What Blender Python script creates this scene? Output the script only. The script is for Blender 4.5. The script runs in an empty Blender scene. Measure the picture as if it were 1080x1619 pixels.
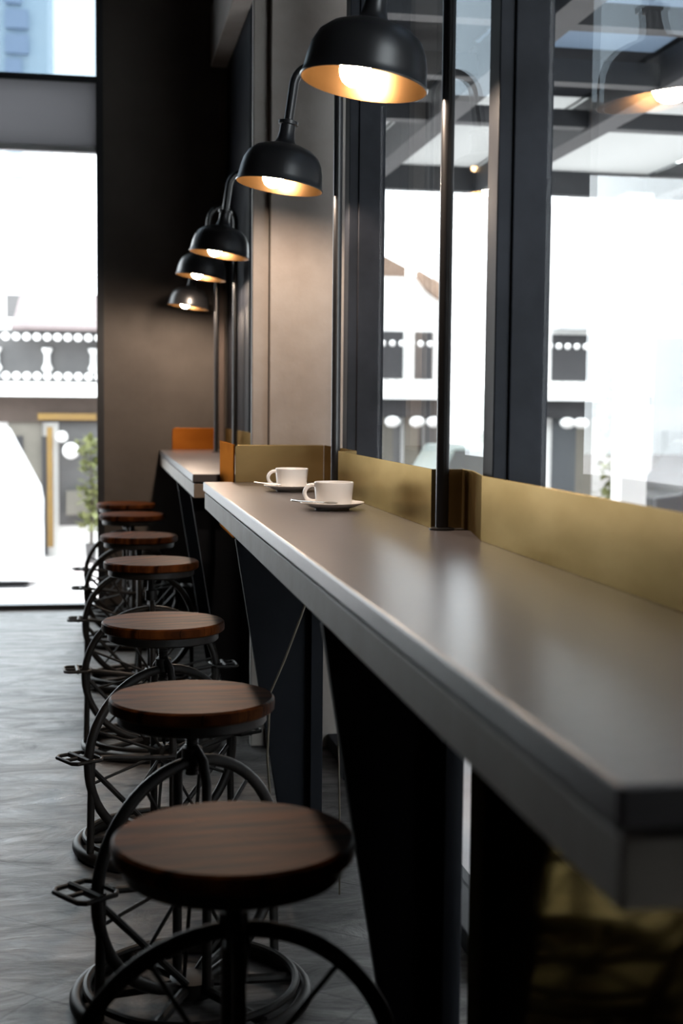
import bpy, bmesh, math, random
from mathutils import Matrix, Vector
random.seed(7)
SC = bpy.context.scene
COL = SC.collection
PI = math.pi

# ------------------------------------------------------------------ camera
F_PX = 2150.0
CAM_Z = 1.21
Yc = Vector((-385.0, 169.5, -2150.0)).normalized()
zc = (-385 * .0095 + 169.5) / 2150.0
Zc = Vector((.0095, 1.0, zc)).normalized()
Xc = Yc.cross(Zc).normalized()
M3 = Matrix((Xc, Yc, Zc))
cam_data = bpy.data.cameras.new('camera')
cam = bpy.data.objects.new('camera', cam_data)
COL.objects.link(cam)
cam.matrix_world = Matrix.Translation((0, 0, CAM_Z)) @ M3.to_4x4()
cam_data.sensor_fit = 'VERTICAL'
cam_data.sensor_height = 36.0
cam_data.lens = F_PX * 36.0 / 1619.0
cam_data.clip_start = .05
cam_data.clip_end = 300
cam_data.dof.use_dof = True
cam_data.dof.focus_distance = 3.55
cam_data.dof.aperture_fstop = 3.6
SC.camera = cam

# ------------------------------------------------------------------ world, exposure
SKY = 5.5
w = bpy.data.worlds.new('overcast_sky')
SC.world = w
w.use_nodes = True
nt = w.node_tree
bg = nt.nodes['Background']
bg.inputs[0].default_value = (.90, .96, 1.0, 1)
bg.inputs[1].default_value = SKY
SC.view_settings.view_transform = 'Standard'
SC.view_settings.look = 'None'
SC.view_settings.exposure = 0.25
SC.view_settings.gamma = 1.0
SC.view_settings.use_curve_mapping = False
BULB = 640.0

# ------------------------------------------------------------------ materials
def mat(name, color, rough=.5, metal=0.0, spec=.5, noise=None, bump=None, stretch=(1, 1, 1), emit=None, mix2=None):
    m = bpy.data.materials.new(name)
    m.use_nodes = True
    n = m.node_tree.nodes; l = m.node_tree.links
    b = n['Principled BSDF']
    b.inputs['Base Color'].default_value = (*color, 1)
    b.inputs['Roughness'].default_value = rough
    b.inputs['Metallic'].default_value = metal
    b.inputs['Specular IOR Level'].default_value = spec
    if noise or bump:
        tc = n.new('ShaderNodeTexCoord'); mp = n.new('ShaderNodeMapping')
        mp.inputs['Scale'].default_value = stretch
        l.new(tc.outputs['Object'], mp.inputs['Vector'])
    if noise:
        scale, col2, lo, hi = noise
        t = n.new('ShaderNodeTexNoise'); t.inputs['Scale'].default_value = scale
        t.inputs['Detail'].default_value = 6; t.inputs['Roughness'].default_value = .6
        l.new(mp.outputs[0], t.inputs['Vector'])
        r = n.new('ShaderNodeValToRGB')
        r.color_ramp.elements[0].position = lo; r.color_ramp.elements[1].position = hi
        r.color_ramp.elements[0].color = (*color, 1); r.color_ramp.elements[1].color = (*col2, 1)
        l.new(t.outputs['Fac'], r.inputs['Fac']); l.new(r.outputs['Color'], b.inputs['Base Color'])
    if bump:
        scale, strength = bump
        t2 = n.new('ShaderNodeTexNoise'); t2.inputs['Scale'].default_value = scale
        t2.inputs['Detail'].default_value = 5
        l.new(mp.outputs[0], t2.inputs['Vector'])
        bp = n.new('ShaderNodeBump'); bp.inputs['Strength'].default_value = strength
        bp.inputs['Distance'].default_value = .01
        l.new(t2.outputs['Fac'], bp.inputs['Height']); l.new(bp.outputs[0], b.inputs['Normal'])
    if emit:
        b.inputs['Emission Color'].default_value = (*emit[0], 1)
        b.inputs['Emission Strength'].default_value = emit[1]
    return m

M = {}
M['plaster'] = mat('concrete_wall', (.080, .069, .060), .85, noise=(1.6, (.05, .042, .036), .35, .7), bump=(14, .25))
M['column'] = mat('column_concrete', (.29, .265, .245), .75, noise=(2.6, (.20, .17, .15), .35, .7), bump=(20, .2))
M['ceiling'] = mat('dark_ceiling', (.03, .028, .026), .9, noise=(3, (.02, .02, .02), .3, .7))
M['roomwall'] = mat('room_wall', (.045, .042, .04), .9, noise=(2, (.03, .03, .03), .3, .7))
M['counter'] = mat('counter_concrete', (.100, .092, .095), .30, .0, .15, noise=(5, (.098, .09, .09), .3, .75), bump=(60, .05))
M['fascia'] = mat('fascia_concrete', (.25, .215, .18), .6, noise=(7, (.185, .15, .12), .3, .75), bump=(40, .1))
M['steel'] = mat('black_steel', (.013, .014, .016), .38, .0, .45, noise=(9, (.02, .021, .024), .3, .7))
M['legsteel'] = mat('leg_steel', (.008, .009, .011), .6, .0, .04, noise=(4, (.012, .013, .016), .3, .7))
M['frame'] = mat('frame_steel', (.006, .0068, .009), .5, .0, .09, noise=(3, (.022, .024, .03), .3, .7))
M['iron'] = mat('stool_iron', (.007, .0066, .0062), .48, .0, .18, noise=(25, (.016, .013, .011), .35, .7))



M['shade'] = mat('lamp_black', (.010, .010, .011), .32, .0, .6, noise=(12, (.014, .014, .015), .3, .7))
M['shade_in'] = mat('lamp_gold', (.036, .018, .005), .30, .9, noise=(12, (.03, .015, .004), .3, .7))
M['bulb'] = mat('bulb_glow', (1, .9, .7), .4, emit=((1.0, .79, .62), BULB))
M['reflglow'] = mat('reflection_glow', (1, .8, .5), .4, emit=((1.0, .62, .30), 5.0))  # glow added in place of lamp reflections in the glass
M['china'] = mat('white_china', (.92, .90, .88), .15, noise=(6, (.90, .88, .86), .3, .7))
M['spoon'] = mat('spoon_steel', (.55, .54, .52), .2, 1.0, noise=(9, (.5, .5, .48), .3, .7))
M['coffee'] = mat('coffee', (.03, .012, .005), .1, noise=(9, (.05, .02, .01), .3, .7))
M['cord'] = mat('cord', (.12, .10, .07), .6, noise=(30, (.08, .07, .05), .3, .7))
M['white'] = mat('white_render', (.82, .81, .79), .8, noise=(1.2, (.72, .71, .69), .3, .7))
M['trimwhite'] = mat('trim_white', (.9, .89, .87), .7, noise=(2, (.84, .83, .82), .3, .7))
M['pink'] = mat('pink_roof', (.185, .145, .142), .8, noise=(3, (.14, .11, .108), .3, .7))
M['terra'] = mat('terracotta', (.24, .165, .12), .8, noise=(3, (.19, .125, .09), .3, .7))
M['grey1'] = mat('dark_grey', (.022, .021, .023), .6, noise=(2, (.033, .031, .033), .3, .7))  # dark grey of windows, jambs and awnings
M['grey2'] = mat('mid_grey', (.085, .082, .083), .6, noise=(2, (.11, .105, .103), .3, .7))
M['pale'] = mat('pale_grey', (.060, .066, .072), .7, noise=(2, (.075, .08, .085), .3, .7))
M['beige'] = mat('beige_wall', (.175, .16, .135), .8, noise=(2, (.13, .12, .10), .3, .7))
M['yellow'] = mat('yellow_frame', (.22, .13, .028), .6, noise=(3, (.18, .105, .03), .3, .7))
M['brown'] = mat('brown_wood', (.070, .048, .038), .7, noise=(3, (.05, .035, .025), .3, .7))
M['leaf'] = mat('leaf_green', (.15, .165, .055), .6, noise=(6, (.20, .21, .09), .3, .7))
M['street'] = mat('street', (.75, .75, .74), .85, noise=(.8, (.56, .44, .43), .3, .7))
M['carwhite'] = mat('car_white', (.85, .86, .87), .3, noise=(1, (.82, .83, .84), .3, .7))
M['carblack'] = mat('car_black', (.02, .02, .024), .3, noise=(1, (.03, .03, .034), .3, .7))
M['carglass'] = mat('car_glass', (.05, .055, .058), .15, noise=(1, (.07, .075, .078), .3, .7))
M['cargreen'] = mat('car_pale_green', (.17, .20, .19), .3, noise=(1, (.15, .18, .17), .3, .7))
M['rubber'] = mat('rubber', (.02, .02, .02), .8, noise=(9, (.03, .03, .03), .3, .7))
M['red'] = mat('red_post', (.20, .04, .04), .6, noise=(4, (.16, .05, .05), .3, .7))
M['tower'] = mat('tower_pale', (.50, .60, .66), .6, noise=(.4, (.45, .56, .64), .3, .7))
M['towerdark'] = mat('tower_blue', (.26, .33, .46), .4, noise=(.4, (.30, .38, .5), .3, .7))
M['canopy_steel'] = mat('canopy_steel', (.018, .019, .022), .5, noise=(3, (.026, .027, .03), .3, .7))
M['alu'] = mat('alu_strip', (.30, .31, .32), .5, noise=(2, (.45, .45, .45), .3, .7))

def brass_mat(name, c1, c2, rough, scale=2.5):
    m = bpy.data.materials.new(name); m.use_nodes = True
    n = m.node_tree.nodes; l = m.node_tree.links
    n.remove(n['Principled BSDF'])
    tc = n.new('ShaderNodeTexCoord'); mp = n.new('ShaderNodeMapping'); mp.inputs['Scale'].default_value = (1, 1, 3)
    l.new(tc.outputs['Object'], mp.inputs['Vector'])
    no = n.new('ShaderNodeTexNoise'); no.inputs['Scale'].default_value = scale; no.inputs['Detail'].default_value = 5
    l.new(mp.outputs[0], no.inputs['Vector'])
    r = n.new('ShaderNodeValToRGB'); r.color_ramp.elements[0].position = .35; r.color_ramp.elements[1].position = .72
    r.color_ramp.elements[0].color = (*c1, 1); r.color_ramp.elements[1].color = (*c2, 1)
    l.new(no.outputs['Fac'], r.inputs['Fac'])
    g = n.new('ShaderNodeBsdfGlossy'); g.inputs['Roughness'].default_value = rough
    l.new(r.outputs['Color'], g.inputs[0])
    df = n.new('ShaderNodeBsdfDiffuse'); l.new(r.outputs['Color'], df.inputs[0])
    mx = n.new('ShaderNodeMixShader'); mx.inputs[0].default_value = .32 if rough > .15 else .0
    l.new(g.outputs[0], mx.inputs[1]); l.new(df.outputs[0], mx.inputs[2])
    l.new(mx.outputs[0], n['Material Output'].inputs[0])
    return m
M['brass'] = brass_mat('brushed_brass', (.30, .215, .098), (.19, .128, .05), .27)
M['brass_dark'] = brass_mat('dark_orange_brass', (.20, .065, .010), (.13, .038, .006), .30)  # darker orange tone of the brass, for the column side plate
M['brass_warm'] = brass_mat('orange_brass', (.42, .14, .022), (.30, .09, .012), .30)  # orange tone of the brass, for the far wall plate
M['panelbrass'] = brass_mat('polished_brass', (.34, .25, .10), (.26, .18, .065), .09)

def glass_mat(name, tint, ior=1.22, rough=0.0):
    m = bpy.data.materials.new(name); m.use_nodes = True
    n = m.node_tree.nodes; l = m.node_tree.links
    n.remove(n['Principled BSDF'])
    out = n['Material Output']
    tr = n.new('ShaderNodeBsdfTransparent'); tr.inputs[0].default_value = (*tint, 1)
    gl = n.new('ShaderNodeBsdfGlossy'); gl.inputs['Roughness'].default_value = rough
    gl.inputs[0].default_value = (1, 1, 1, 1)
    fr = n.new('ShaderNodeFresnel'); fr.inputs[0].default_value = ior
    mx = n.new('ShaderNodeMixShader')
    ge = n.new('ShaderNodeNewGeometry')
    mr = n.new('ShaderNodeMapRange'); mr.inputs['To Min'].default_value = ior; mr.inputs['To Max'].default_value = 1 / ior
    l.new(ge.outputs['Backfacing'], mr.inputs['Value']); l.new(mr.outputs[0], fr.inputs[0])
    l.new(fr.outputs[0], mx.inputs[0]); l.new(tr.outputs[0], mx.inputs[1]); l.new(gl.outputs[0], mx.inputs[2])
    l.new(mx.outputs[0], out.inputs[0])
    return m
M['glass'] = glass_mat('clear_glass', (.97, .98, .98))
M['tint'] = glass_mat('tinted_glass', (.42, .455, .48))

def transl(name, color):
    m = bpy.data.materials.new(name); m.use_nodes = True
    n = m.node_tree.nodes; l = m.node_tree.links
    n.remove(n['Principled BSDF'])
    d = n.new('ShaderNodeBsdfDiffuse'); t = n.new('ShaderNodeBsdfTranslucent')
    no = n.new('ShaderNodeTexNoise'); no.inputs['Scale'].default_value = 2
    r = n.new('ShaderNodeValToRGB')
    r.color_ramp.elements[0].color = (*color, 1)
    r.color_ramp.elements[1].color = (*[c * .85 for c in color], 1)
    l.new(no.outputs['Fac'], r.inputs['Fac'])
    l.new(r.outputs['Color'], d.inputs[0]); l.new(r.outputs['Color'], t.inputs[0])
    mx = n.new('ShaderNodeMixShader'); mx.inputs[0].default_value = .6
    l.new(d.outputs[0], mx.inputs[1]); l.new(t.outputs[0], mx.inputs[2])
    l.new(mx.outputs[0], n['Material Output'].inputs[0])
    return m
M['panel_light'] = transl('canopy_panel_pale', (.60, .60, .59))
M['panel_dark'] = transl('canopy_panel_smoked', (.07, .073, .078))
M['panel_blue'] = transl('canopy_panel_blue', (.32, .37, .43))

M['blind'] = transl('grey_blind', (.33, .33, .34))

def floor_mat():
    m = bpy.data.materials.new('floor_slate'); m.use_nodes = True
    n = m.node_tree.nodes; l = m.node_tree.links
    b = n['Principled BSDF']
    tc = n.new('ShaderNodeTexCoord'); mp = n.new('ShaderNodeMapping')
    mp.inputs['Rotation'].default_value = (0, 0, math.radians(38))
    l.new(tc.outputs['Object'], mp.inputs['Vector'])
    br = n.new('ShaderNodeTexBrick'); br.inputs['Scale'].default_value = 1.0
    br.inputs['Brick Width'].default_value = 1.2; br.inputs['Row Height'].default_value = .3
    br.inputs['Mortar Size'].default_value = .0035
    br.inputs['Color1'].default_value = (.074, .070, .069, 1); br.inputs['Color2'].default_value = (.054, .051, .05, 1)
    br.inputs['Mortar'].default_value = (.03, .03, .03, 1)
    l.new(mp.outputs[0], br.inputs['Vector'])
    mp2 = n.new('ShaderNodeMapping'); mp2.inputs['Rotation'].default_value = (0, 0, math.radians(38))
    mp2.inputs['Scale'].default_value = (1.2, 3.2, 1)
    l.new(tc.outputs['Object'], mp2.inputs['Vector'])
    no = n.new('ShaderNodeTexNoise'); no.inputs['Scale'].default_value = 2.6; no.inputs['Detail'].default_value = 12
    no.inputs['Roughness'].default_value = .7; no.inputs['Distortion'].default_value = 1.2
    l.new(mp2.outputs[0], no.inputs['Vector'])
    r = n.new('ShaderNodeValToRGB'); r.color_ramp.elements[0].position = .35; r.color_ramp.elements[1].position = .7
    r.color_ramp.elements[0].color = (.25, .25, .25, 1); r.color_ramp.elements[1].color = (1.8, 1.76, 1.7, 1)
    l.new(no.outputs['Fac'], r.inputs['Fac'])
    mu = n.new('ShaderNodeMix'); mu.data_type = 'RGBA'; mu.blend_type = 'MULTIPLY'; mu.inputs['Factor'].default_value = 1
    l.new(br.outputs['Color'], mu.inputs['A']); l.new(r.outputs['Color'], mu.inputs['B'])
    l.new(mu.outputs['Result'], b.inputs['Base Color'])
    rr = n.new('ShaderNodeMapRange'); rr.inputs['From Min'].default_value = .3; rr.inputs['From Max'].default_value = .7; rr.inputs['To Min'].default_value = .52; rr.inputs['To Max'].default_value = .24
    b.inputs['Specular IOR Level'].default_value = .28
    l.new(no.outputs['Fac'], rr.inputs['Value']); l.new(rr.outputs[0], b.inputs['Roughness'])
    mt = n.new('ShaderNodeMath'); mt.operation = 'MULTIPLY'; mt.inputs[1].default_value = -.6
    l.new(br.outputs['Fac'], mt.inputs[0])
    ad = n.new('ShaderNodeMath'); ad.operation = 'ADD'
    l.new(mt.outputs[0], ad.inputs[0]); l.new(no.outputs['Fac'], ad.inputs[1])
    bp = n.new('ShaderNodeBump'); bp.inputs['Strength'].default_value = .8; bp.inputs['Distance'].default_value = .009
    l.new(ad.outputs[0], bp.inputs['Height']); l.new(bp.outputs[0], b.inputs['Normal'])
    return m
M['floor'] = floor_mat()

def wood_mat():
    m = bpy.data.materials.new('seat_wood'); m.use_nodes = True
    n = m.node_tree.nodes; l = m.node_tree.links
    b = n['Principled BSDF']
    tc = n.new('ShaderNodeTexCoord'); mp = n.new('ShaderNodeMapping')
    mp.inputs['Rotation'].default_value = (0, 0, math.radians(-28))
    mp.inputs['Scale'].default_value = (1.2, 14, 3)
    l.new(tc.outputs['Object'], mp.inputs['Vector'])
    no = n.new('ShaderNodeTexNoise'); no.inputs['Scale'].default_value = 3.2; no.inputs['Detail'].default_value = 8
    no.inputs['Distortion'].default_value = .8
    l.new(mp.outputs[0], no.inputs['Vector'])
    r = n.new('ShaderNodeValToRGB')
    r.color_ramp.elements[0].position = .36; r.color_ramp.elements[0].color = (.013, .0038, .0012, 1)
    r.color_ramp.elements[1].position = .64; r.color_ramp.elements[1].color = (.100, .029, .007, 1)
    l.new(no.outputs['Fac'], r.inputs['Fac'])
    mp3 = n.new('ShaderNodeMapping'); mp3.inputs['Rotation'].default_value = (0, 0, math.radians(-28))
    l.new(tc.outputs['Object'], mp3.inputs['Vector'])
    br = n.new('ShaderNodeTexBrick'); br.inputs['Scale'].default_value = 1; br.inputs['Brick Width'].default_value = 2
    br.inputs['Row Height'].default_value = .075; br.inputs['Mortar Size'].default_value = .0008
    br.inputs['Color1'].default_value = (1, 1, 1, 1); br.inputs['Color2'].default_value = (.72, .72, .72, 1)
    br.inputs['Mortar'].default_value = (.3, .3, .3, 1)
    l.new(mp3.outputs[0], br.inputs['Vector'])
    mu = n.new('ShaderNodeMix'); mu.data_type = 'RGBA'; mu.blend_type = 'MULTIPLY'; mu.inputs['Factor'].default_value = 1
    l.new(r.outputs['Color'], mu.inputs['A']); l.new(br.outputs['Color'], mu.inputs['B'])
    l.new(mu.outputs['Result'], b.inputs['Base Color'])
    b.inputs['Roughness'].default_value = .45
    b.inputs['Specular IOR Level'].default_value = .015
    bp = n.new('ShaderNodeBump'); bp.inputs['Strength'].default_value = .15; bp.inputs['Distance'].default_value = .003
    l.new(no.outputs['Fac'], bp.inputs['Height']); l.new(bp.outputs[0], b.inputs['Normal'])
    return m
M['wood'] = wood_mat()

# ------------------------------------------------------------------ mesh builder
class MB:
    def __init__(s): s.v = []; s.f = []
    def add(s, vs, fs):
        o = len(s.v); s.v += [tuple(v) for v in vs]; s.f += [tuple(i + o for i in f) for f in fs]; return s
    def box(s, x0, x1, y0, y1, z0, z1):
        vs = [(x, y, z) for x in (x0, x1) for y in (y0, y1) for z in (z0, z1)]
        return s.add(vs, [(0, 1, 3, 2), (4, 6, 7, 5), (0, 4, 5, 1), (2, 3, 7, 6), (0, 2, 6, 4), (1, 5, 7, 3)])
    def tube(s, pts, r, n=10, closed=False):
        pts = [Vector(p) for p in pts]; N = len(pts)
        rs = r if isinstance(r, (list, tuple)) else [r] * N
        tang = []
        for i in range(N):
            if closed: t = pts[(i + 1) % N] - pts[i - 1]
            else: t = pts[min(i + 1, N - 1)] - pts[max(i - 1, 0)]
            tang.append(t.normalized())
        up = Vector((0, 0, 1)) if abs(tang[0].z) < .9 else Vector((1, 0, 0))
        nrm = (up - tang[0] * up.dot(tang[0])).normalized()
        vs = []
        for i in range(N):
            nrm = (nrm - tang[i] * nrm.dot(tang[i])).normalized()
            bi = tang[i].cross(nrm)
            for k in range(n):
                a = 2 * PI * k / n
                vs.append(pts[i] + (nrm * math.cos(a) + bi * math.sin(a)) * rs[i])
        fs = []
        M_ = N if closed else N - 1
        for i in range(M_):
            j = (i + 1) % N
            for k in range(n):
                fs.append((i * n + k, i * n + (k + 1) % n, j * n + (k + 1) % n, j * n + k))
        if not closed:
            fs.append(tuple(range(n - 1, -1, -1))); fs.append(tuple((N - 1) * n + k for k in range(n)))
        return s.add(vs, fs)
    def lathe(s, prof, n=40, c=(0, 0, 0)):
        vs = []; P = len(prof)
        for k in range(n):
            a = 2 * PI * k / n
            for (r, z) in prof: vs.append((c[0] + r * math.cos(a), c[1] + r * math.sin(a), c[2] + z))
        fs = []
        for k in range(n):
            q = (k + 1) % n
            for i in range(P - 1): fs.append((k * P + i, q * P + i, q * P + i + 1, k * P + i + 1))
        if prof[0][0] > 0 and prof[-1][0] > 0 and prof[0] != prof[-1]:
            pass
        return s.add(vs, fs)
    def prism(s, poly, axis, a, b):
        n = len(poly)
        def P(p, t):
            return {'x': (t, p[0], p[1]), 'y': (p[0], t, p[1]), 'z': (p[0], p[1], t)}[axis]
        vs = [P(p, a) for p in poly] + [P(p, b) for p in poly]
        fs = [tuple(range(n)), tuple(range(2 * n - 1, n - 1, -1))]
        for i in range(n): j = (i + 1) % n; fs.append((i, i + n, j + n, j))
        return s.add(vs, fs)
    def ball(s, c, r, n=12, m=8):
        vs = []; fs = []
        rr = r if isinstance(r, tuple) else (r, r, r)
        for i in range(m + 1):
            t = PI * i / m
            for k in range(n):
                a = 2 * PI * k / n
                vs.append((c[0] + rr[0] * math.sin(t) * math.cos(a), c[1] + rr[1] * math.sin(t) * math.sin(a), c[2] + rr[2] * math.cos(t)))
        for i in range(m):
            for k in range(n): fs.append((i * n + k, (i + 1) * n + k, (i + 1) * n + (k + 1) % n, i * n + (k + 1) % n))
        return s.add(vs, fs)
    def build(s, name, material, parent=None, bevel=0, smooth=False, loc=None):
        me = bpy.data.meshes.new(name); me.from_pydata(s.v, [], s.f)
        bm = bmesh.new(); bm.from_mesh(me)
        bmesh.ops.remove_doubles(bm, verts=bm.verts, dist=1e-6)
        bmesh.ops.recalc_face_normals(bm, faces=bm.faces); bm.to_mesh(me); bm.free()
        me.materials.append(material)
        if smooth:
            for p in me.polygons: p.use_smooth = True
            me.set_sharp_from_angle(angle=math.radians(40))
        o = bpy.data.objects.new(name, me); COL.objects.link(o)
        if loc: o.location = loc
        if parent is not None: o.parent = parent
        if bevel:
            b = o.modifiers.new('bevel', 'BEVEL'); b.width = bevel; b.segments = 3; b.limit_method = 'ANGLE'
        return o

def tag(o, label=None, cat=None, group=None, kind=None):
    if label: o['label'] = label
    if cat: o['category'] = cat
    if group: o['group'] = group
    if kind: o['kind'] = kind
    return o
def empty(name, loc, rz=0, **k):
    o = bpy.data.objects.new(name, None); COL.objects.link(o)
    o.location = loc; o.rotation_euler = (0, 0, rz); o.empty_display_size = .1
    return tag(o, **k)
def copy_tree(o, parent=None):
    c = o.copy(); COL.objects.link(c)
    if parent is not None: c.parent = parent
    for ch in list(o.children): copy_tree(ch, c)
    return c
def struct(mb, name, material, bevel=0, smooth=False): return tag(mb.build(name, material, bevel=bevel, smooth=smooth), kind='structure')

# ------------------------------------------------------------------ setting
FARY = 8.2
CT = .947      # height of the counter top
GX = .88      # glass line of the side window
struct(MB().box(-5, .94, -3.2, FARY + .12, -.12, 0), 'floor', M['floor'])
struct(MB().box(-5.2, 1.2, -3.4, FARY + .3, 4.4, 4.55), 'ceiling', M['ceiling'])
struct(MB().box(-5.2, -5, -3.4, FARY + .3, -.12, 4.4), 'wall_left', M['roomwall'])
struct(MB().box(-5, 1.2, -3.4, -3.2, -.12, 4.4), 'wall_back', M['roomwall'])
struct(MB().box(GX - .02, 1.2, -3.2, .6, -.12, 4.4), 'wall_right', M['roomwall'])
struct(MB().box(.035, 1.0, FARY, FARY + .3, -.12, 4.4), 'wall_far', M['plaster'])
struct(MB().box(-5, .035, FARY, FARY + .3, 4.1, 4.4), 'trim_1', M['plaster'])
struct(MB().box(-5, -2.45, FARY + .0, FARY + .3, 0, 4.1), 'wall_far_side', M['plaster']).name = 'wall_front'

# far window with its frame, blind box and panes
fr = MB().box(-.005, .035, FARY - .06, FARY + .06, 0, 4.1)
for x in (-2.45,): fr.box(x, x + .05, FARY - .05, FARY + .05, 0, 4.1)
fr.box(-2.45, -.005, FARY - .05, FARY + .05, .0, .028)
fr.box(-2.45, -.005, FARY - .05, FARY + .05, 3.065, 3.10)
fr.box(-2.45, -.005, FARY - .05, FARY + .05, 4.06, 4.1)
wf = struct(fr, 'window_1', M['steel'])
MB().box(-2.40, -.005, FARY - .03, FARY + .03, 2.705, 3.065).build('blind_box', M['blind'], wf)
MB().box(-2.40, -.005, FARY - .045, FARY + .02, 2.668, 2.70).build('metal_strip', M['alu'], wf)
for a, b in ((-2.40, -.005),):
    MB().box(a, b, FARY - .004, FARY + .004, .028, 2.668).build('pane', M['glass'], wf)
    MB().box(a, b, FARY - .004, FARY + .004, 3.10, 4.06).build('pane', M['tint'], wf)

# side window: posts, head, sill, panes
def post(mb, y0, y1, x0=.78):
    mb.box(x0, GX - .004, y0, y1 - .018, 0, 4.4)
    mb.box(x0 + .012, GX + .03, y1 - .03, y1, 0, 4.4)
    mb.box(x0 + .03, GX + .01, y0 - .008, y0 + .02, 0, 4.4)
pm = MB(); post(pm, 2.635, 2.725); post(pm, 4.27, 4.365); post(pm, .6, .7)
pm.box(.80, GX + .03, .7, 4.7, 0, .05)
pm.box(.80, GX + .03, .7, 4.7, 3.9, 4.4)
ws = struct(pm, 'window_2', M['frame'], bevel=.003)
for a, b in ((.7, 2.62), (2.725, 4.254), (4.365, 4.70)):
    MB().box(GX - .004, GX + .004, a, b, .05, 3.9).build('pane', M['glass'], ws)
MB().box(.795, .81, 2.727, 2.745, .05, 3.9).build('pale_strip', M['alu'], ws)  # pale strip along the far edge of the window post

# column between the two windows and the far window
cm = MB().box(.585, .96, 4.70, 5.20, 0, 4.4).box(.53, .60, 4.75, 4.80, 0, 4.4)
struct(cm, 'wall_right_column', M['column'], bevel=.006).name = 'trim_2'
pf = MB()
for a, b in ((5.2, 5.3), (6.05, 6.15), (6.98, 8.2)): pf.box(.76, GX + .03, a, b, 0, 4.4)
pf.box(.80, GX + .03, 5.2, 8.2, 0, .6); pf.box(.80, GX + .03, 5.2, 8.2, 3.9, 4.4)
w3 = struct(pf, 'window_3', M['frame'], bevel=.003)
MB().box(GX - .004, GX + .004, 5.3, 6.05, .6, 3.9).build('pane', M['glass'], w3)
MB().box(GX - .004, GX + .004, 6.15, 6.98, .6, 3.9).build('pane', M['glass'], w3)
struct(MB().box(.66, .76, 5.2, FARY, 3.2, 3.55), 'trim_3', M['column'], bevel=.005)
struct(MB().box(.715, .745, FARY - .02, FARY - .001, CT, 3.1), 'trim_5', M['brown'])

# ------------------------------------------------------------------ counters
CF = .358
def make_counter(y0, y1, legs, label, xb):
    t = empty('bar_counter', (CF, (y0 + y1) / 2, 0), label=label, cat='counter', group='concrete topped bar counters along the window')
    def L(mb, *a, **k):
        ox, oy = CF, (y0 + y1) / 2
        mb.v = [(v[0] - ox, v[1] - oy, v[2]) for v in mb.v]
        return mb.build(*a, parent=t, **k)
    # worktop outline: widens into the window bay
    L(MB().prism(xb, 'z', CT - .032, CT), 'worktop', M['counter'], bevel=.004)
    L(MB().box(CF + .005, .64, y0 + .005, y1 - .003, CT - .093, CT - .038), 'apron', M['fascia'], bevel=.003)
    for ly in legs:
        th = .03
        poly = [(CF + .004, .853), (.594, .853), (.594, 0), (.50, 0)]
        L(MB().prism(poly, 'y', ly - th / 2, ly + th / 2).box(.565, .598, ly - .045, ly + .045, 0, .853), 'leg', M['legsteel'], bevel=.002)
    return t
out1 = [(CF, .885), (.752, .885), (.752, 2.60), (.794, 2.82), (.794, 4.69), (.46, 4.69), (.46, 4.72), (CF, 4.72)]
make_counter(.885, 4.72, (2.20, 3.64), 'long grey concrete bar counter in the foreground carrying two white cups', out1)
out2 = [(CF, 5.26), (.758, 5.26), (.758, FARY - .003), (CF, FARY - .003)]
make_counter(5.26, FARY - .003, (5.42, 6.40), 'shorter grey concrete bar counter at the far end against the concrete wall', out2)

BT = CT + .130
def strip(pts, z0, z1, th, name, material, label, cat='brass upstand', rounded=True):
    mb = MB()
    n = len(pts)
    P = [Vector((p[0], p[1])) for p in pts]
    offs = []
    for i in range(n):
        d0 = (P[i] - P[i - 1]).normalized() if i else (P[1] - P[0]).normalized()
        d1 = (P[i + 1] - P[i]).normalized() if i < n - 1 else d0
        n0 = Vector((d0.y, -d0.x)); n1 = Vector((d1.y, -d1.x))
        m_ = (n0 + n1).normalized(); offs.append(P[i] + m_ * th / max(.3, m_.dot(n0)))
    poly = [tuple(p) for p in P] + [tuple(p) for p in reversed(offs)]
    mb.prism(poly, 'z', z0, z1)
    return tag(mb.build(name, material, bevel=.0008), label=label, cat=cat)
# points run from the near end to the far end, sheet thickness towards the window
strip([(.746, .89), (.748, 2.60), (.786, 2.81), (.786, 2.885), (.716, 2.885), (.716, 4.06), (.776, 4.10), (.776, 4.685)], CT, BT, .004, 'brass_upstand', M['brass'],
      'long brass upstand along the back of the near counter below the window')
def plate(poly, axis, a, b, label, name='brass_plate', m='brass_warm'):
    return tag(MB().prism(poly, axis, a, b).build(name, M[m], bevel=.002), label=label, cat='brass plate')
def rrect(u0, u1, v0, v1, r=.02, left=True):
    pts = [(u1, v0), (u1, v1)]
    for k in range(6):
        a = PI / 2 + PI / 2 * k / 5
        pts.append((u0 + r + r * math.cos(a), v1 - r + r * math.sin(a)))
    pts.append((u0, v0)); return pts
plate(rrect(.467, .775, CT, BT, .012), 'y', 4.686, 4.692, 'brass plate with rounded corner standing upright on the near counter behind the cups', m='brass')
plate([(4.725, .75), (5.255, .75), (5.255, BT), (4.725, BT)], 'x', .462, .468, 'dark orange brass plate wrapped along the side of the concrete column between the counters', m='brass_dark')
plate(rrect(.436, .70, CT, BT, .02), 'y', FARY - .012, FARY - .004, 'orange brass plate on the far wall above the far counter')
strip([(.752, 5.20), (.752, FARY - .015)], CT, BT, .004, 'brass_upstand', M['brass'], 'brass upstand along the back of the far counter beyond the column')
bp = MB().box(.600, .612, .95, 2.12, .0, .852)
tag(bp.build('brass_kick_panel', M['panelbrass'], bevel=.001), label='polished brass panel under the near counter mirroring the stools', cat='brass panel')

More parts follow.
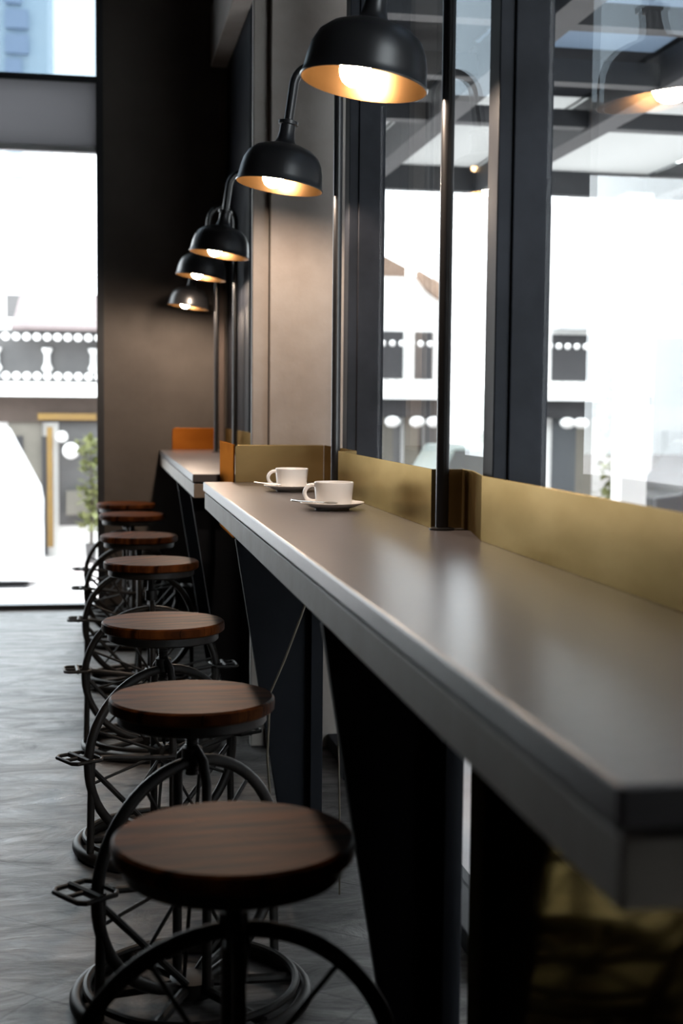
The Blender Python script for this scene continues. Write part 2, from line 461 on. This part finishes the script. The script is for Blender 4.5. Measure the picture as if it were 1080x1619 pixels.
# ------------------------------------------------------------------ gooseneck lamps on poles
PX = .732; RAD = .070
def make_lamp():
    t = empty('pole_lamp', (0, 0, 0))
    MB().lathe([(0, .0), (.028, .0), (.028, .004), (.016, .006), (0.0, .006)], 24).build('base_plate', M['shade'], t, smooth=True)
    zs = 2.18 - CT
    tilt = math.radians(8)
    pts = [(0, 0, .004), (0, 0, zs * .5), (0, 0, zs)]
    sweep = PI - tilt
    for k in range(1, 17):
        a = sweep * k / 16
        pts.append((-RAD + RAD * math.cos(a), 0, zs + RAD * math.sin(a)))
    ex, _, ez = pts[-1]
    d = Vector((-math.sin(tilt), 0, -math.cos(tilt)))
    e = Vector((ex, 0, ez))
    pts.append(tuple(e + d * .06)); pts.append(tuple(e + d * .115))
    MB().tube(pts, .0143, 16).build('pole', M['shade'], t, smooth=True)
    rot = Matrix.Rotation(tilt, 4, 'Y')
    top = e + d * .105            # top of the collar
    rim = top + d * .205
    def place(o):
        o.matrix_local = Matrix.Translation(rim) @ rot
        return o
    outer = [(.134, -.001), (.1355, .002), (.1325, .006), (.130, .02), (.127, .045), (.121, .07), (.109, .094), (.088, .112), (.062, .122),
             (.040, .127), (.033, .132), (.027, .145), (.024, .165), (.0235, .186), (.030, .188), (.030, .198), (.026, .200), (.013, .200)]
    inner = [(.132, -.001), (.1285, .02), (.1245, .045), (.118, .07), (.106, .092), (.085, .109), (.060, .119), (.03, .122), (0, .1225)]
    sh = place(MB().lathe(outer, 56).build('lamp_shade', M['shade'], t, smooth=True))
    il = MB().lathe([(.134, -.001)] + inner, 56).build('reflector', M['shade_in'], sh, smooth=True)
    bl = place(MB().ball((-.022, 0, .026), (.033, .033, .036), 24, 14).build('bulb', M['bulb'], t, smooth=True))
    so = place(MB().lathe([(0, .121), (.018, .121), (.018, .064), (0, .064)], 20, (-.010, 0, 0)).build('bulb_socket', M['shade'], t, smooth=True))
    return t
lamp0 = make_lamp()
lamps = [(2.85, 'large black dome lamp on curved pole nearest the camera, top centre'),
         (4.20, 'black dome lamp, second from the camera, hanging in front of the concrete column'),
         (6.15, 'black dome lamp, third from the camera, over the near end of the far counter'),
         (7.25, 'black dome lamp, fourth in the row, its rim overlapping the third one'),
         (7.74, 'smallest and farthest black dome lamp close to the concrete end wall')]
for i, (y, lab) in enumerate(lamps):
    o = lamp0 if i == 0 else copy_tree(lamp0)
    o.location = ((PX if i < 2 else .66 if i == 4 else .718), y, CT)
    if i == 4: o.scale = (.87, .87, .87)
    tag(o, lab, 'lamp', 'black dome lamps on curved poles along the counter')

# ------------------------------------------------------------------ stools
def rods(paths, r, n=8):
    mb = MB()
    for p in paths: mb.tube(p, r, n)
    return mb
def make_stool():
    H = .62
    t = empty('bicycle_stool', (0, 0, 0))
    seat = [(0, 0), (.160, 0), (.1655, .004), (.1665, .014), (.1655, .024), (.161, .028), (0, .028)]
    so = MB().lathe(seat, 64).build('seat', M['wood'], t, smooth=True); so.location = (0, 0, H - .028)
    MB().lathe([(0, H - .052), (.146, H - .052), (.15, H - .048), (.15, H - .029), (0, H - .029)], 48).build('seat_plate', M['iron'], t, smooth=True)
    # screw post with thread rings
    prof = [(0, .46), (.0135, .46)]
    z = .465
    while z < H - .055:
        prof += [(.0135, z), (.0118, z + .002), (.0135, z + .004)]; z += .005
    prof += [(.0135, H - .053), (0, H - .053)]
    MB().lathe(prof, 20).lathe([(.013, .478), (.021, .480), (.021, .515), (.013, .517)], 20).build('screw_post', M['iron'], t, smooth=True)
    # fork straddling the wheel
    WZ = .262; R = .232
    for sgn in (-1, 1):
        MB().tube([(0, 0, .525), (0, sgn * .012, .52), (0, sgn * .035, .50), (0, sgn * .046, .46), (0, sgn * .048, WZ), (0, sgn * .048, .03)], .010, 12).build('fork_blade', M['iron'], t, smooth=True)
    # wheel
    circ = lambda rr, zz, n=56: [(rr * math.cos(2 * PI * k / n), 0, zz + rr * math.sin(2 * PI * k / n)) for k in range(n)]
    wh = MB().tube(circ(R, WZ), .0125, 10, True)
    who = wh.build('wheel', M['iron'], t, smooth=True)
    MB().tube([(0, -.058, WZ), (0, .058, WZ)], .014, 14).tube([(0, -.02, WZ), (0, .02, WZ)], .026, 16).build('hub', M['iron'], who, smooth=True)
    for k in range(10):
        a = 2 * PI * (k + .35) / 10
        MB().tube([(.02 * math.cos(a), 0, WZ + .02 * math.sin(a)), (R * math.cos(a), 0, WZ + R * math.sin(a))], .0042, 8).build('spoke', M['iron'], who, smooth=True)
    # base ring lying on the floor
    ring = lambda rr, zz, n=64: [(rr * math.cos(2 * PI * k / n), rr * math.sin(2 * PI * k / n), zz) for k in range(n)]
    base = MB().tube(ring(.232, .015), .015, 10, True).tube(ring(.212, .040), .0085, 8, True)
    bo = base.build('base_ring', M['iron'], t, smooth=True)
    for k in range(6):
        a = 2 * PI * (k + .5) / 6
        MB().tube([(0, 0, .034), (.22 * math.cos(a), .22 * math.sin(a), .024)], .0105, 8).build('base_bar', M['iron'], bo, smooth=True)
    MB().lathe([(0, .012), (.045, .012), (.045, .045), (.03, .05), (0, .05)], 24).build('base_hub', M['iron'], bo, smooth=True)
    for sgn in (-1, 1):
        pz = .288
        MB().tube([(sgn * .228, 0, .02), (sgn * .222, 0, pz - .01)], .0100, 10).build('leg', M['iron'], t, smooth=True)
        MB().tube([(sgn * .222, 0, pz - .035), (sgn * .03, sgn * .02, .045)], .0075, 8).build('brace', M['iron'], t, smooth=True)
        MB().tube([(0, -.055, WZ), (sgn * .05, -.055, WZ + .006), (sgn * .215, -.03, pz)], .0075, 8).build('crank', M['iron'], t, smooth=True)
        cx = sgn * .258
        pd = MB()
        a, b = .044, .052
        lp = [(cx + sx * (a if abs(sx) == 1 else a), sy * b, pz) for sx, sy in ((-1, -1), (1, -1), (1, 1), (-1, 1))]
        lp2 = []
        for i in range(4):
            p = Vector(lp[i]); q = Vector(lp[(i + 1) % 4]); 
            for f in (.12, .3, .5, .7, .88): lp2.append(p.lerp(q, f))
        pd.tube(lp2, .0052, 8, True)
        pd.tube([(cx, -b, pz), (cx, b, pz)], .008, 8)
        pd.tube([(cx - sgn * .05, 0, pz), (cx + sgn * .04, 0, pz)], .005, 8)
        pd.build('pedal', M['iron'], t, smooth=True)
    return t
stool0 = make_stool()
stools = [(.180, 1.815, 4, .626, 'round wooden seat bicycle stool nearest the camera, bottom centre'),
          (.184, 2.71, 35, .622, 'bicycle stool second from the camera, left pedal sticking out beside it'),
          (.172, 3.69, 30, .622, 'bicycle stool third from the camera with reddish brown round seat'),
          (.182, 4.80, 4, .660, 'bicycle stool fourth from the camera, its big wheel facing the viewer'),
          (.172, 5.92, 0, .645, 'bicycle stool fifth from the camera, seat half in warm light'),
          (.168, 6.95, 3, .655, 'bicycle stool sixth from the camera, dark seat before the end wall'),
          (.155, 7.80, 12, .650, 'farthest bicycle stool, beside the black post of the far window')]
for i, (x, y, rz, h, lab) in enumerate(stools):
    o = stool0 if i == 0 else copy_tree(stool0)
    o.location = (x, y, 0); o.rotation_euler = (0, 0, math.radians(rz))
    dz = h - .62
    for ch in o.children:
        if ch.name.startswith('seat') : ch.location.z += dz
        if ch.name.startswith('screw_post'): ch.location.z += dz
        if ch.name.split('.')[0] == 'seat': ch.rotation_euler = (0, 0, math.radians((0, -35, -20, 40, 70, 10, 30)[i]))
    tag(o, lab, 'stool', 'bicycle wheel bar stools in a row under the counter')

# ------------------------------------------------------------------ cups
def make_cup():
    t = empty('coffee_cup', (0, 0, 0))
    R = .051
    prof = [(0, .0), (.038, .0), (.0425, .0015), (.0455, .006), (.0468, .014), (.0485, .035), (R, .060), (R, .064), (R - .0015, .0655), (R - .003, .064),
            (R - .0035, .060), (.0455, .03), (.0425, .010), (.038, .006), (0, .005)]
    MB().lathe(prof, 48).build('cup_body', M['china'], t, smooth=True)
    hp = []
    for k in range(13):
        a = math.radians(78 + 215 * k / 12)
        hp.append((-.052 + .023 * math.cos(a) * 1.0, 0, .036 + .021 * math.sin(a)))
    hp = [(-.046, 0, .054)] + hp[1:-1] + [(-.044, 0, .016)]
    MB().tube(hp, .0052, 10).build('handle', M['china'], t, smooth=True)
    MB().lathe([(0, .050), (.0475, .050), (0, .0502)], 32).build('coffee', M['coffee'], t, smooth=True)
    return t
def make_saucer():
    prof = [(0, .0), (.044, .0), (.046, .004), (.060, .008), (.080, .016), (.083, .0185), (.0825, .0200), (.079, .0190), (.058, .0115), (.049, .0095), (.045, .006), (0, .006)]
    return MB().lathe(prof, 56).build('saucer', M['china'], smooth=True)
def make_spoon():
    t = empty('teaspoon', (0, 0, 0))
    MB().tube([(-.01, 0, 0), (.02, 0, .0005), (.06, 0, .002), (.078, 0, .004)], [.0018, .0013, .0022, .0028], 8).build('spoon_handle', M['spoon'], t, smooth=True)
    MB().ball((-.026, 0, 0), (.019, .012, .0025), 18, 8).build('spoon_bowl', M['spoon'], t, smooth=True)
    return t
cup0 = make_cup(); sau0 = make_saucer(); sp0 = make_spoon()
cups = [(.592, 3.44, 'front', -8), (.590, 4.20, 'rear', 4)]
for i, (x, y, nm, rz) in enumerate(cups):
    c = cup0 if i == 0 else copy_tree(cup0)
    s = sau0 if i == 0 else copy_tree(sau0)
    p = sp0 if i == 0 else copy_tree(sp0)
    s.location = (x, y, CT); c.location = (x + .004, y, CT + .0062); c.rotation_euler = (0, 0, math.radians(rz))
    tag(c, ('white coffee cup on the front saucer, nearer the pole' if i == 0 else 'white coffee cup on the rear saucer, nearer the counter end'), 'cup', 'white coffee cups on the counter')
    tag(s, ('front white saucer, right of and nearer than the other' if i == 0 else 'rear white saucer under the farther cup'), 'saucer', 'white saucers on the counter')
    p.location = (x - .038, y - .055 + .03 * i, CT + .0225)
    p.rotation_euler = (0, math.radians(-2), math.radians(186 - 12 * i))
    tag(p, ('teaspoon on the front saucer, handle pointing left' if i == 0 else 'teaspoon on the rear saucer, handle pointing left'), 'spoon', 'teaspoons on the saucers')

# cords under the counter
def cord(pts, r, label):
    c = MB().tube(pts, r, 8).build('power_cord', M['cord'], smooth=True)
    return tag(c, label, 'cord', 'power cords under the counter')
cord([(.56, 3.45, .85), (.545, 3.45, .76), (.515, 3.45, .67), (.47, 3.45, .55), (.435, 3.45, .47), (.43, 3.46, .30), (.45, 3.5, .10), (.47, 3.52, .005)], .0032,
     'beige power cord hanging in a slant under the near counter between the legs')
cord([(.585, 3.2, .85), (.545, 3.2, .74), (.55, 3.2, .60), (.57, 3.2, .45), (.58, 3.22, .2), (.585, 3.24, .004)], .0022,
     'thin cord hanging straight down beside the slanting one')

# ------------------------------------------------------------------ outdoors
struct(MB().box(-40, 40, FARY + .4, 70, -1.4, -1.2), 'trim_4', M['street']).name = 'street'
struct(MB().box(.94, 6.6, .6, 12.6, -.2, -.02), 'terrace', M['street'])
FY = 22.0
def ray(px, py): return M3 @ Vector(((px - 540) / F_PX, (809.5 - py) / F_PX, -1.0))
def fx(x):
    r = ray(x, 560); return r.x * FY / r.y
def fz(y, x=155):
    r = ray(x, y); return CAM_Z + r.z * FY / r.y
GZ = -1.2
def fbox(mb, xa, ya, xb, yb, d0=0, d1=.1, ref=155):
    return mb.box(fx(xa), fx(xb), FY - d1, FY - d0, fz(yb, ref), fz(ya, ref))
# left shophouse
h = empty('shophouse', (fx(40), FY, GZ), label='white shophouse with pink roof and yellow framed doorway seen through the far left window', cat='building')
def HP(mb, name, m, root, bevel=0, smooth=False):
    o = mb.build(name, m, bevel=bevel, smooth=smooth); o.parent = root
    o.matrix_parent_inverse = Matrix.Translation(root.location).inverted(); return o
HP(MB().box(fx(-160), fx(300), FY, FY + 5, GZ, fz(505)), 'wall', M['white'], h)
HP(MB().prism([(FY - .6, fz(527)), (FY + 2, fz(455)), (FY + 2, fz(450)), (FY - .6, fz(522))], 'x', fx(22), fx(310)), 'roof', M['pink'], h)
HP(fbox(MB(), -160, 524, 300, 607, 0, .03), 'shutter_band', M['grey2'], h)
HP(fbox(MB(), -160, 606, 300, 628, 0, .5), 'canopy_edge', M['trimwhite'], h)
HP(fbox(MB(), -160, 628, 300, 668, 0, .12), 'lintel', M['brown'], h)
def dots(mb, xa, xb, y, ref, r=.062, step=.155, d=.55):
    x = fx(xa)
    while x < fx(xb): mb.ball((x, FY - d, fz(y, ref)), (r, .05, r), 10, 8); x += step
    return mb
HP(dots(MB(), -150, 290, 537, 155), 'roof_tile_ends', M['trimwhite'], h, smooth=True)
HP(dots(MB(), -150, 290, 597, 155), 'roof_tile_ends', M['trimwhite'], h, smooth=True)
for px in (75, 148, -5, 230): HP(MB().lathe([(.05, 0), (.09, .06), (.05, .14), (.045, .28), (.08, .34), (.08, .38)], 12, (fx(px), FY - .1, fz(590))), 'baluster', M['trimwhite'], h, smooth=True)
HP(fbox(MB(), 12, 668, 66, 875, 0, .06), 'door_wall', M['beige'], h)
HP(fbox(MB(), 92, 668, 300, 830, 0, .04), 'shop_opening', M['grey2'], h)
HP(fbox(MB(), 104, 775, 150, 812, .04, .3), 'display', M['beige'], h)
HP(fbox(fbox(MB(), 74, 675, 83, 862, .1, .25), 60, 654, 152, 664, .1, .25), 'yellow_frame', M['yellow'], h)
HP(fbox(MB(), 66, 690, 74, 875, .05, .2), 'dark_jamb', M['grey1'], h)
HP(fbox(MB(), 25, 690, 36, 720, .06, .08), 'small_window', M['grey1'], h)
for (px, py, r) in ((98, 690, .09), (112, 712, .13)): HP(MB().ball((fx(px), FY - .3, fz(py)), r, 14, 10), 'white_lantern', M['trimwhite'], h, smooth=True)
# green plant in front of the doorway
def plant(cx, y, z0, hh, rr, n, label, name='potted_plant', leafs=.06):
    t = empty(name, (cx, y, z0), label=label, cat='plant', group='plants outside the windows')
    mb = MB()
    for k in range(n):
        a = random.random() * 2 * PI; q = random.random() ** .5; zz = .25 * hh + .75 * hh * random.random()
        rad = rr * q * (1 - .3 * abs(zz / hh - .6)); x_, y_ = rad * math.cos(a), rad * math.sin(a)
        d = Vector((random.uniform(-1, 1), random.uniform(-1, 1), random.uniform(-.3, 1))).normalized() * leafs
        s_ = d.cross(Vector((0, 0, 1))).normalized() * leafs * .35
        c = Vector((x_, y_, zz))
        mb.add([c, c + d * .5 + s_, c + d, c + d * .5 - s_], [(0, 1, 2, 3)])
    mb.build('foliage', M['leaf'], t)
    MB().tube([(0, 0, .1), (.02, 0, hh * .5), (0, 0, hh * .9)], [.03, .02, .008], 8).build('stem', M['brown'], t)
    MB().lathe([(0, 0), (rr * .4, 0), (rr * .55, .3), (rr * .5, .3), (0, .28)], 16).build('pot', M['grey2'], t, smooth=True)
    return t
plant(fx(143), FY - 1, GZ, 1.9, .17, 240, 'yellow green potted plant beside the yellow framed doorway', leafs=.16)
# neighbour behind
nb = empty('apartment_block', (-1.3, 40, GZ), label='pale block with grey window rising behind the pink roof', cat='building')
def at(x, y, Y):
    r = ray(x, y); return (r.x * Y / r.y, CAM_Z + r.z * Y / r.y)
ax, az = at(-60, 440, 40); bx, bz = at(120, 800, 40)
HP(MB().box(ax, bx, 40, 46, GZ, az), 'wall', M['trimwhite'], nb)
ax, az = at(10, 466, 40); bx, bz = at(36, 522, 40)
HP(MB().box(ax, bx, 39.9, 40, bz, az), 'window', M['grey2'], nb)
# blue tower
tw = empty('tower_block', (-4, 62, GZ), label='tall pale blue tower seen in the top left window pane', cat='building')
ax, _ = at(-120, 0, 62); bx, _ = at(75, 0, 62)
HP(MB().box(ax, bx, 62, 70, GZ, 30), 'wall', M['tower'], tw)
ax, _ = at(8, 0, 62); bx, _ = at(45, 0, 62)
for k in range(16):
    z = 9 + k * 1.05
    HP(MB().box(ax, bx if k % 3 else bx - .3, 61.7, 62, z, z + .8), 'window_band', M['towerdark'], tw)
# white van
def vehicle(name, label, Y, x0, x1, ztop, m, prof, wd=1.7, wheels=()):
    t = empty(name, ((x0 + x1) / 2, Y, GZ), label=label, cat='van' if 'van' in name else 'car')
    body = HP(MB().prism(prof, 'y', Y, Y + wd), 'body', m, t, bevel=.05)
    for wx in wheels:
        wl = MB()
        ring_ = []
        wl.tube([(wx, Y - .02, GZ + .33), (wx, Y + .2, GZ + .33)], .33, 24)
        HP(wl, 'wheel', M['rubber'], t, smooth=True)
    return t
VY = 18.2
def vx(x): return (x - 155) * VY / F_PX
def vz(y): return CAM_Z + (640 - y) * VY / F_PX
van = vehicle('delivery_van', 'white van parked at the left edge outside the far window', VY, vx(-320), vx(62), 0, M['carwhite'],
        [(vx(-320), vz(915)), (vx(-320), vz(690)), (vx(-300), vz(678)), (vx(8), vz(678)), (vx(60), vz(778)), (vx(64), vz(800)), (vx(64), vz(915))], 1.8, (vx(-110), vx(-280)))
HP(MB().prism([(vx(-30), vz(782)), (vx(50), vz(782)), (vx(40), vz(826)), (vx(-30), vz(826))], 'y', VY - .02, VY + .001), 'side_trim', M['alu'], van)
HP(MB().box(vx(-60), vx(45), VY - .02, VY + .5, vz(934), vz(922)), 'bumper', M['grey1'], van)

# right shophouses
h2 = empty('shophouse', (fx(720), FY, GZ), label='white shophouse with dark windows and round tile ends seen through the middle window', cat='building')
R2 = 720
HP(MB().box(fx(560), fx(938), FY, FY + 5, GZ, fz(440, R2)), 'wall', M['white'], h2)
for a, b in ((598, 637), (655, 684), (695, 740), (872, 930)): HP(fbox(MB(), a, 526, b, 600, 0, .03, R2), 'window', M['grey1'], h2)
HP(fbox(MB(), 560, 618, 938, 632, 0, .5, R2), 'canopy_edge', M['trimwhite'], h2)
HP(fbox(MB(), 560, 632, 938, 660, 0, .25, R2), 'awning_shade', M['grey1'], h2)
HP(dots(MB(), 565, 932, 547, R2, .05), 'roof_tile_ends', M['trimwhite'], h2, smooth=True)
HP(dots(MB(), 565, 932, 609, R2), 'roof_tile_ends', M['trimwhite'], h2, smooth=True)
for a, b, m in ((600, 622, 'beige'), (622, 634, 'grey2'), (640, 662, 'beige'), (662, 668, 'grey1'), (672, 700, 'grey2'), (735, 752, 'trimwhite'), (875, 912, 'pale'), (912, 938, 'beige')):
    HP(fbox(MB(), a, 660, b, 875, 0, .05, R2), 'shopfront_panel', M[m], h2)
for a in (612, 650, 676, 694, 722, 884, 905): HP(MB().ball((fx(a), FY - .5, fz(667, R2)), (.13, .13, .09), 14, 8), 'white_lantern', M['trimwhite'], h2, smooth=True)
HP(MB().prism([(fx(560), fz(440, R2)), (fx(560), fz(385, R2)), (fx(640), fz(425, R2)), (fx(640), fz(440, R2))], 'y', FY, FY + 4), 'gable_roof', M['terra'], h2)
HP(MB().prism([(fx(655), fz(440, R2)), (fx(655), fz(432, R2)), (fx(738), fz(480, R2)), (fx(690), fz(475, R2)), (fx(672), fz(462, R2))], 'y', FY - .3, FY - .02), 'tiled_verge', M['terra'], h2)
h3 = empty('shophouse', (fx(1040), FY, GZ), label='pale grey shophouse with red post seen through the right window', cat='building')
HP(MB().box(fx(940), fx(1400), FY, FY + 5, GZ, fz(290, 900)), 'wall', M['white'], h3)
HP(fbox(MB(), 1035, 530, 1130, 640, 0, .05, 900), 'panel', M['pale'], h3)
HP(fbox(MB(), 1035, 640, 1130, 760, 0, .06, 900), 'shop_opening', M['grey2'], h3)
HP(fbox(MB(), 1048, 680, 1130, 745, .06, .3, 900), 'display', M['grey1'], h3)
HP(fbox(MB(), 966, 300, 1008, 480, 0, .08, 900), 'upper_panel', M['pale'], h3)
HP(fbox(MB(), 1072, 395, 1130, 450, 0, .08, 900), 'upper_panel', M['pale'], h3)
HP(fbox(MB(), 972, 650, 980, 875, 0, .3, 900), 'red_post', M['red'], h3)
HP(fbox(MB(), 945, 625, 1012, 640, 0, .6, 900), 'awning', M['grey1'], h3)
HP(MB().prism([(fx(870), fz(520, 900)), (fx(936), fz(500, 900)), (fx(936), fz(524, 900)), (fx(870), fz(524, 900))], 'y', FY - .5, FY - .02), 'roof', M['alu'], h2)
for k, (px, hh, rr) in enumerate(((936, 3.4, .24), (748, 2.6, .18))):
    plant(fx(px), FY - 1.1 - (1.1 if k == 2 else 0), GZ, hh, rr, 420, ('tall yellow green plant right of the dark steel window post', 'narrow green plant seen beside the left edge of the steel window post')[k], leafs=.20)
# pale car behind the pole, black car at the right edge
def vehicle2(Y, xa, xb, ytop, ybot, m, label):
    a, b = at(xa, 750, Y)[0], at(xb, 750, Y)[0]; z1 = at(xa, ytop, Y)[1]; z0 = GZ + .2; zm = z0 + (z1 - z0) * .58; Lh = b - a
    v = vehicle('parked_car', label, Y, a, b, 0, m, [(a, z0), (a, zm), (a + Lh * .12, zm + .05), (a + Lh * .28, z1), (a + Lh * .68, z1), (a + Lh * .84, zm + .04), (b, zm - .06), (b, z0)], 1.6, (a + Lh * .2, a + Lh * .8))
    HP(MB().prism([(a + Lh * .18, zm + .05), (a + Lh * .30, z1 - .06), (a + Lh * .66, z1 - .06), (a + Lh * .78, zm + .05)], 'y', Y - .01, Y + .002), 'side_window', M['carglass'], v)
    return v
vehicle2(18.6, 640, 900, 705, 800, M['cargreen'], 'pale green car parked beyond the middle window')
vehicle2(17.5, 1034, 1400, 700, 800, M['carblack'], 'black car parked at the right edge beyond the window')

# unseen block added beside the terrace to cut sky light
sb = empty('sky_blocker', (11.5, 2, GZ), label='unseen plain grey block added right of the terrace to hold back sky light', cat='building')
HP(MB().box(9.5, 14, -9, 13, GZ, 8), 'wall', M['grey2'], sb)
# canopy over the terrace
CZ = 3.2
cn = empty('terrace_canopy', (3.8, 7, CZ), label='dark steel canopy with pale panels over the terrace outside the side window', cat='canopy')
for Yb, hgt in ((12.3, .34), (9.35, .12), (8.1, .14), (6.9, .12), (5.5, .12), (4.0, .12)):
    HP(MB().box(1.05, 6.6, Yb, Yb + .12, CZ, CZ + hgt), 'cross_beam', M['canopy_steel'], cn)
for Xb in (1.05, 2.26, 3.42, 5.1, 6.5):
    HP(MB().box(Xb, Xb + .17, 1.2, 12.3, CZ - .02, CZ + .2), 'main_beam', M['canopy_steel'], cn)
ys = [1.2, 4.06, 5.56, 6.96, 8.16, 9.41, 12.3]
xs = [1.22, 2.26, 3.42, 5.1, 6.5]
for i in range(len(ys) - 1):
    for j in range(len(xs) - 1):
        m = M['panel_light'] if ys[i] > 9 else (M['panel_dark'] if (i + j) % 2 or i == 4 else M['panel_blue'])
        HP(MB().box(xs[j] + (.08 if j == 3 else -.02), xs[j + 1], ys[i], ys[i + 1], CZ + .22, CZ + .24), 'roof_panel', m, cn)
HP(MB().box(.92, 1.05, 1.2, 12.3, CZ, CZ + .2), 'wall_beam', M['canopy_steel'], cn)
ca, cb = at(990, 420, 12)[0], at(1032, 420, 12)[0]
cq = tag(MB().box(ca, cb, 12.0, 12.24, GZ, CZ).build('canopy_column', M['trimwhite'], bevel=.01), label='white square column outside holding up the canopy', cat='column')
dx, dz_ = at(1024, 420, 11.97)
dm = MB().prism([(dx - .28, dz_), (dx, dz_ + .28), (dx + .28, dz_), (dx, dz_ - .28)], 'y', 11.96, 11.985)
tag(dm.build('diamond_sign', M['trimwhite'], bevel=.004), label='blank white diamond shaped sign on the white column', cat='sign')

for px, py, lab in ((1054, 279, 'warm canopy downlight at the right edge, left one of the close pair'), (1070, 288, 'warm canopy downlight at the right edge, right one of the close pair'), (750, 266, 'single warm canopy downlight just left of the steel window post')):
    lx, lz = at(px, py, 12.27)  # added glowing spots standing in for lamp reflections in the side window
    d_ = empty('reflection_spot', (lx, 12.298, lz), label=lab.replace('downlight', 'spotlight'), cat='lamp', group='small warm glows standing in for lamp reflections')
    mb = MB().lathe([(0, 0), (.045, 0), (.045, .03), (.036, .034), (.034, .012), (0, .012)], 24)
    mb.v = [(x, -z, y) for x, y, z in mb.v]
    mb.build('spot_rim', M['canopy_steel'], d_, smooth=True)
    MB().ball((0, -.026, 0), (.031, .016, .031), 16, 10).build('bulb', M['reflglow'], d_, smooth=True)
